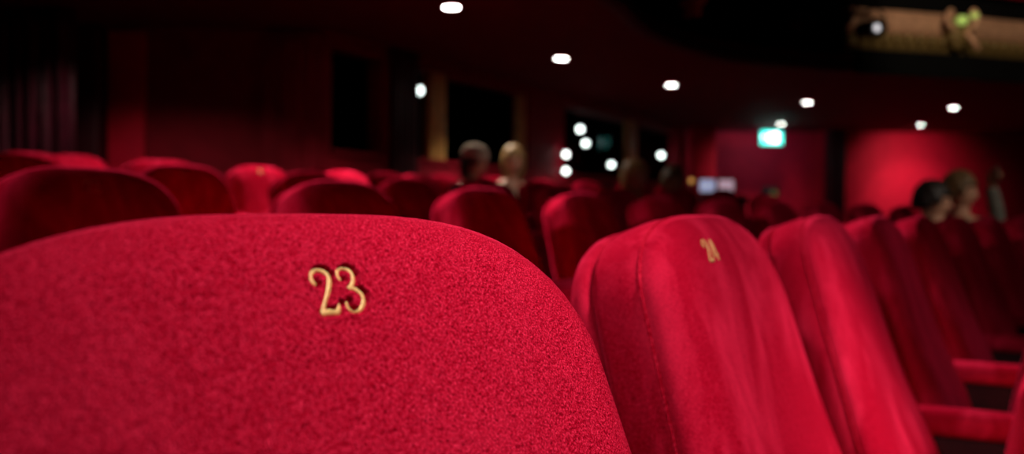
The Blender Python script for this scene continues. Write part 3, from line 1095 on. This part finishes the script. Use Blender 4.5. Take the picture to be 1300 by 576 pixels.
def merge_remesh(name, bms, voxel, mat, parent):
    bm = bms[0]
    for b in bms[1:]:
        t = bpy.data.meshes.new('t')
        b.to_mesh(t)
        b.free()
        bm.from_mesh(t)
        bpy.data.meshes.remove(t)
    o = obj(name, bm, mat)
    md = o.modifiers.new('remesh', 'REMESH')
    md.mode = 'VOXEL'
    md.voxel_size = voxel
    sm = o.modifiers.new('smooth', 'SMOOTH')
    sm.factor = 0.5
    sm.iterations = 2
    dg = bpy.context.evaluated_depsgraph_get()
    ev = o.evaluated_get(dg)
    me = bpy.data.meshes.new_from_object(ev)
    bpy.data.objects.remove(o)
    for p in me.polygons:
        p.use_smooth = True
    if not me.materials:
        me.materials.append(mat)
    q = link(bpy.data.objects.new(name, me))
    q.parent = parent
    return q

def hand_joints(J, B, pre, wrist, fwd, side, curl=0.5, r=1.0):
    """palm and five separate fingers: fwd = along the hand, side = toward the thumb"""
    w = Vector(wrist)
    f, s = Vector(fwd).normalized(), Vector(side).normalized()
    n = f.cross(s).normalized()
    pk = pre + 'palm'
    J[pk] = (w + f * 0.05, 0.026)
    B.append((pre + 'wrist', pk))
    for i, (off, ln) in enumerate(((0.030, 0.075), (0.010, 0.085), (-0.011, 0.079), (-0.030, 0.062))):
        base = w + f * 0.092 + s * off
        mid = base + (f * math.cos(curl) + n * math.sin(curl)) * ln * 0.5
        tip = mid + (f * math.cos(curl * 2) + n * math.sin(curl * 2)) * ln * 0.5
        for q, (c, rr) in enumerate(((base, .011), (mid, .0095), (tip, .008))):
            J[pre + 'f%d%d' % (i, q)] = (c, rr * r)
        B += [(pk, pre + 'f%d0' % i), (pre + 'f%d0' % i, pre + 'f%d1' % i), (pre + 'f%d1' % i, pre + 'f%d2' % i)]
    J[pre + 't0'] = (w + f * 0.035 + s * 0.042, .012)
    J[pre + 't1'] = (w + f * 0.070 + s * 0.062 + n * 0.012, .0105)
    J[pre + 't2'] = (w + f * 0.098 + s * 0.060 + n * 0.026, .0085)
    B += [(pk, pre + 't0'), (pre + 't0', pre + 't1'), (pre + 't1', pre + 't2')]

def person(loc, facing, label, hair, top, hair_len=0.0, head_yaw=0.0, head_pitch=0.0, lean=0.0, vest=None, raise_arm=False, height=1.0, cap=None):
    """a seated figure facing -Y of its own frame; seat surface at z = 0.46"""
    r = empty('person', loc, facing, label, 'person')
    r.scale = (height, height, height)
    ln = Matrix.Translation((0, 0, 0.5)) @ Matrix.Rotation(lean, 4, 'X') @ Matrix.Translation((0, 0, -0.5))
    def T(p):
        return ln @ Vector(p)
    J = {'pelvis': ((0, 0, 0.54), (0.15, 0.11)), 'waist': (T((0, 0.01, 0.68)), (0.135, 0.095)), 'chest': (T((0, 0.02, 0.86)), (0.155, 0.105)), 'upper': (T((0, 0.03, 0.985)), (0.12, 0.075)),
         'neck': (T((0, 0.015, 1.06)), 0.052), 'skull': (T((0, -0.005, 1.15)), 0.055)}
    B = [('pelvis', 'waist'), ('waist', 'chest'), ('chest', 'upper'), ('upper', 'neck'), ('neck', 'skull')]
    for s, k in ((-1, 'a'), (1, 'b')):
        J[k + 'hip'] = ((s * 0.10, -0.05, 0.53), 0.085)
        J[k + 'knee'] = ((s * 0.12, -0.46, 0.50), 0.058)
        J[k + 'calf'] = ((s * 0.12, -0.50, 0.30), 0.050)
        J[k + 'ankle'] = ((s * 0.12, -0.47, 0.075), 0.036)
        J[k + 'toe'] = ((s * 0.13, -0.62, 0.035), 0.032)
        B += [('pelvis', k + 'hip'), (k + 'hip', k + 'knee'), (k + 'knee', k + 'calf'), (k + 'calf', k + 'ankle'), (k + 'ankle', k + 'toe')]
        J[k + 'shoulder'] = (T((s * 0.185, 0.03, 0.985)), 0.058)
        B.append(('upper', k + 'shoulder'))
        if raise_arm and s > 0:
            J[k + 'elbow'] = (T((s * 0.26, -0.09, 0.96)), 0.043)
            J[k + 'wrist'] = (T((s * 0.21, -0.15, 1.215)), 0.028)
            hand_joints(J, B, k, J[k + 'wrist'][0], (-0.80, -0.35, 0.42), (-0.25, -0.75, 0.1), 0.5)
        else:
            J[k + 'elbow'] = (T((s * 0.25, -0.02, 0.72)), 0.043)
            J[k + 'wrist'] = ((s * 0.13, -0.24, 0.66), 0.028)
            hand_joints(J, B, k, J[k + 'wrist'][0], (-s * 0.3, -1, -0.25), (-s, -0.3, 0.1), 0.3)
        B += [(k + 'shoulder', k + 'elbow'), (k + 'elbow', k + 'wrist')]
    body = skin_mesh('body', J, B)
    hm = Matrix.Translation(T((0, -0.025, 1.205))) @ Matrix.Rotation(head_yaw, 4, 'Z') @ Matrix.Rotation(head_pitch, 4, 'X')
    merge_remesh('body', [body, head_bm(hm)], 0.0075, M['skin'], r)
    # eyes
    for s in (-1, 1):
        bm = bmesh.new()
        bmesh.ops.create_uvsphere(bm, u_segments=12, v_segments=8, radius=0.011, matrix=hm @ Matrix.Translation((s * 0.031, -0.078, 0.005)))
        obj('eye', bm, M['eye'], r)
    bm = bmesh.new()
    bmesh.ops.create_uvsphere(bm, u_segments=14, v_segments=8, radius=1.0, matrix=hm @ Matrix.Translation((0, -0.083, -0.060)) @ Matrix.Diagonal((0.023, 0.008, 0.007, 1)))
    obj('lips', bm, M['lips'], r)
    # hair: a shell over the skull, longer at the back and sides
    bm = bmesh.new()
    bmesh.ops.create_uvsphere(bm, u_segments=36, v_segments=26, radius=1.0)
    kill = []
    for v in bm.verts:
        x, y, z = v.co
        front = y < -0.30
        low = -0.15 - hair_len if not front else (0.42 if abs(x) < 0.75 else 0.05)
        if z < low - 0.25:
            kill.append(v)
            continue
        wob = 0.004 * math.sin(9 * math.atan2(y, x) + 7 * z)
        X, Y, Z = x * (0.087 + wob), 0.008 + y * (0.106 + wob), 0.008 + z * (0.128 + wob)
        if z < 0:
            X *= 1 + 0.10 * hair_len
            Z *= 1 + 0.5 * hair_len
        v.co = (X, Y, Z)
    bmesh.ops.delete(bm, geom=kill, context='VERTS')
    bmesh.ops.transform(bm, matrix=hm, verts=bm.verts)
    ho = obj('hair', bm, hair, r)
    so_ = ho.modifiers.new('thick', 'SOLIDIFY')
    so_.thickness = 0.012
    so_.offset = 1.0
    if cap:
        bm = bmesh.new()
        prof = [(0.100, 0.030), (0.104, 0.040), (0.102, 0.062), (0.098, 0.085), (0.086, 0.115), (0.062, 0.138), (0.03, 0.149), (0.0, 0.152)]
        add_lathe(bm, [(0.094, 0.030)] + prof, 32, hm @ Matrix.Translation((0, 0.010, 0.004)) @ Matrix.Diagonal((0.97, 1.16, 1, 1)))
        obj('cap', bm, cap, r)
    # clothes, following the body
    def sub(keys, grow, tweak=None):
        JJ = {}
        for k in keys:
            c, rr = J[k]
            JJ[k] = (c, tuple(q + grow for q in rr) if isinstance(rr, tuple) else rr + grow)
        if tweak:
            JJ.update(tweak)
        BB = [(a, b) for a, b in B if a in JJ and b in JJ]
        return skin_mesh('cloth', JJ, BB)
    low_neck = {}
    sh = sub(['pelvis', 'waist', 'chest', 'upper', 'ashoulder', 'aelbow', 'awrist', 'bshoulder', 'belbow', 'bwrist'], 0.014,
             {'pelvis': ((0, 0.0, 0.525), (0.185, 0.145)), 'waist': (J['waist'][0], (0.172, 0.130)), 'chest': (J['chest'][0], (0.185, 0.132)), 'upper': (J['upper'][0], (0.138, 0.090))})
    obj('shirt', sh, top, r)
    tr = sub(['pelvis', 'ahip', 'aknee', 'acalf', 'aankle', 'bhip', 'bknee', 'bcalf', 'bankle'], 0.014)
    obj('trousers', tr, M['cloth_dark'], r)
    for k in 'ab':
        sh_ = skin_mesh('shoe', {'h': ((J[k + 'ankle'][0][0], -0.455, 0.045), 0.044), 't': ((J[k + 'toe'][0][0], -0.64, 0.038), 0.037)}, [('h', 't')])
        obj('shoe', sh_, M['black_metal'], r)
    if vest:
        vb = sub(['pelvis', 'waist', 'chest', 'upper'], 0.0, {'pelvis': ((0, 0.0, 0.56), (0.195, 0.155)), 'waist': (J['waist'][0], (0.186, 0.146)), 'chest': (J['chest'][0], (0.200, 0.148)), 'upper': (J['upper'][0], (0.150, 0.102))})
        obj('vest', vb, vest, r)
    return r, T, J

def seat_frame(key):
    ri, k = key
    off, s0, rise = ROWS[ri]
    return on_row(off, s0 + k * PITCH) + (rise,)

def sit(key, label, hair, top, du=0.0, fwd=0.30, turn=0.0, **kw):
    x, y, a, z = seat_frame(key)
    d = Vector((math.sin(a), math.cos(a)))
    n_ = Vector((math.cos(a), -math.sin(a)))
    p = Vector((x, y)) + d * du + n_ * fwd
    return person((p.x, p.y, z - 0.02), PI / 2 - a + turn, label, hair, top, **kw)

sit((4, 7), 'person with dark hair and a pale cap, seated in front of the middle window', M['hair_dark'], M['cloth_dark'], hair_len=0.6, turn=0.3, head_pitch=0.25, height=0.87, cap=M['cloth_cream'])
sit((4, 8), 'fair-haired person in profile facing right, seated before the red window pier', M['hair_blond'], M['cloth_cream'], du=-0.12, hair_len=0.5, turn=-0.3, head_yaw=-0.4, height=0.89)
sit((3, 8), 'person with olive-blond hair seated low in front of the right window post', M['hair_blond'], M['cloth_olive'], du=0.08, hair_len=0.8, turn=0.0, height=0.84)
sit((3, 9), 'person in dark clothes with face in shadow, seated right of the window post', M['hair_brown'], M['cloth_dark'], turn=-0.5, height=0.82)
sit((1, 9), 'dark-haired person slumped low in a seat before the glowing red wall', M['hair_dark'], M['cloth_dark'], lean=-0.5, du=-0.13, fwd=0.46, head_yaw=0.2, height=0.87)
pr, pT, pJ = sit((1, 10), 'person in grey sleeves and black vest raising one arm with a phone', M['hair_brown'], M['cloth_grey'], du=-0.22, lean=-0.38, fwd=0.38, vest=M['cloth_dark'], raise_arm=True, height=0.9)

# the phone held in the raised hand: top-level, resting between palm and fingers
bpy.context.view_layer.update()
hp = pr.matrix_world @ (Vector(pJ['bpalm'][0]) + Vector((-0.080, -0.062, 0.045)))
ph = empty('phone', hp, pr.rotation_euler.z + 0.35, 'dark phone held out sideways in the raised hand, before the red end wall', 'phone')
box('case', (0, 0, 0), (0.145, 0.009, 0.072), M['handset'], ph, 0.003)
box('camera_bump', (0.045, 0.006, 0.018), (0.030, 0.004, 0.026), M['black_metal'], ph, 0.001)
box('display', (0, -0.005, 0), (0.135, 0.002, 0.064), M['eye'], ph, 0.0006)

# ------------------------------------------------------------------ camera, world, view
cam = bpy.data.cameras.new('camera')
cam.sensor_fit = 'HORIZONTAL'
cam.sensor_width = 36.0
cam.lens = 1175 / 1300 * 36.0
cam.clip_start = 0.01
cam.dof.use_dof = True
cam.dof.focus_distance = 0.415
cam.dof.aperture_fstop = 7.4
co = link(bpy.data.objects.new('camera', cam))
co.matrix_world = Matrix.Translation((0, 0, CAM_Z)) @ Matrix.Rotation(math.radians(90 - 0.975), 4, 'X') @ Matrix.Rotation(math.radians(0.6), 4, 'Z')
SC.camera = co

w = bpy.data.worlds.new('world')
SC.world = w
w.use_nodes = True
bg = w.node_tree.nodes['Background']
bg.inputs['Color'].default_value = (0.010, 0.006, 0.007, 1)
bg.inputs['Strength'].default_value = 0.25

vs = SC.view_settings
vs.view_transform = 'Standard'
vs.look = 'None'
vs.exposure = 0.0
vs.gamma = 1.0
vs.use_curve_mapping = False
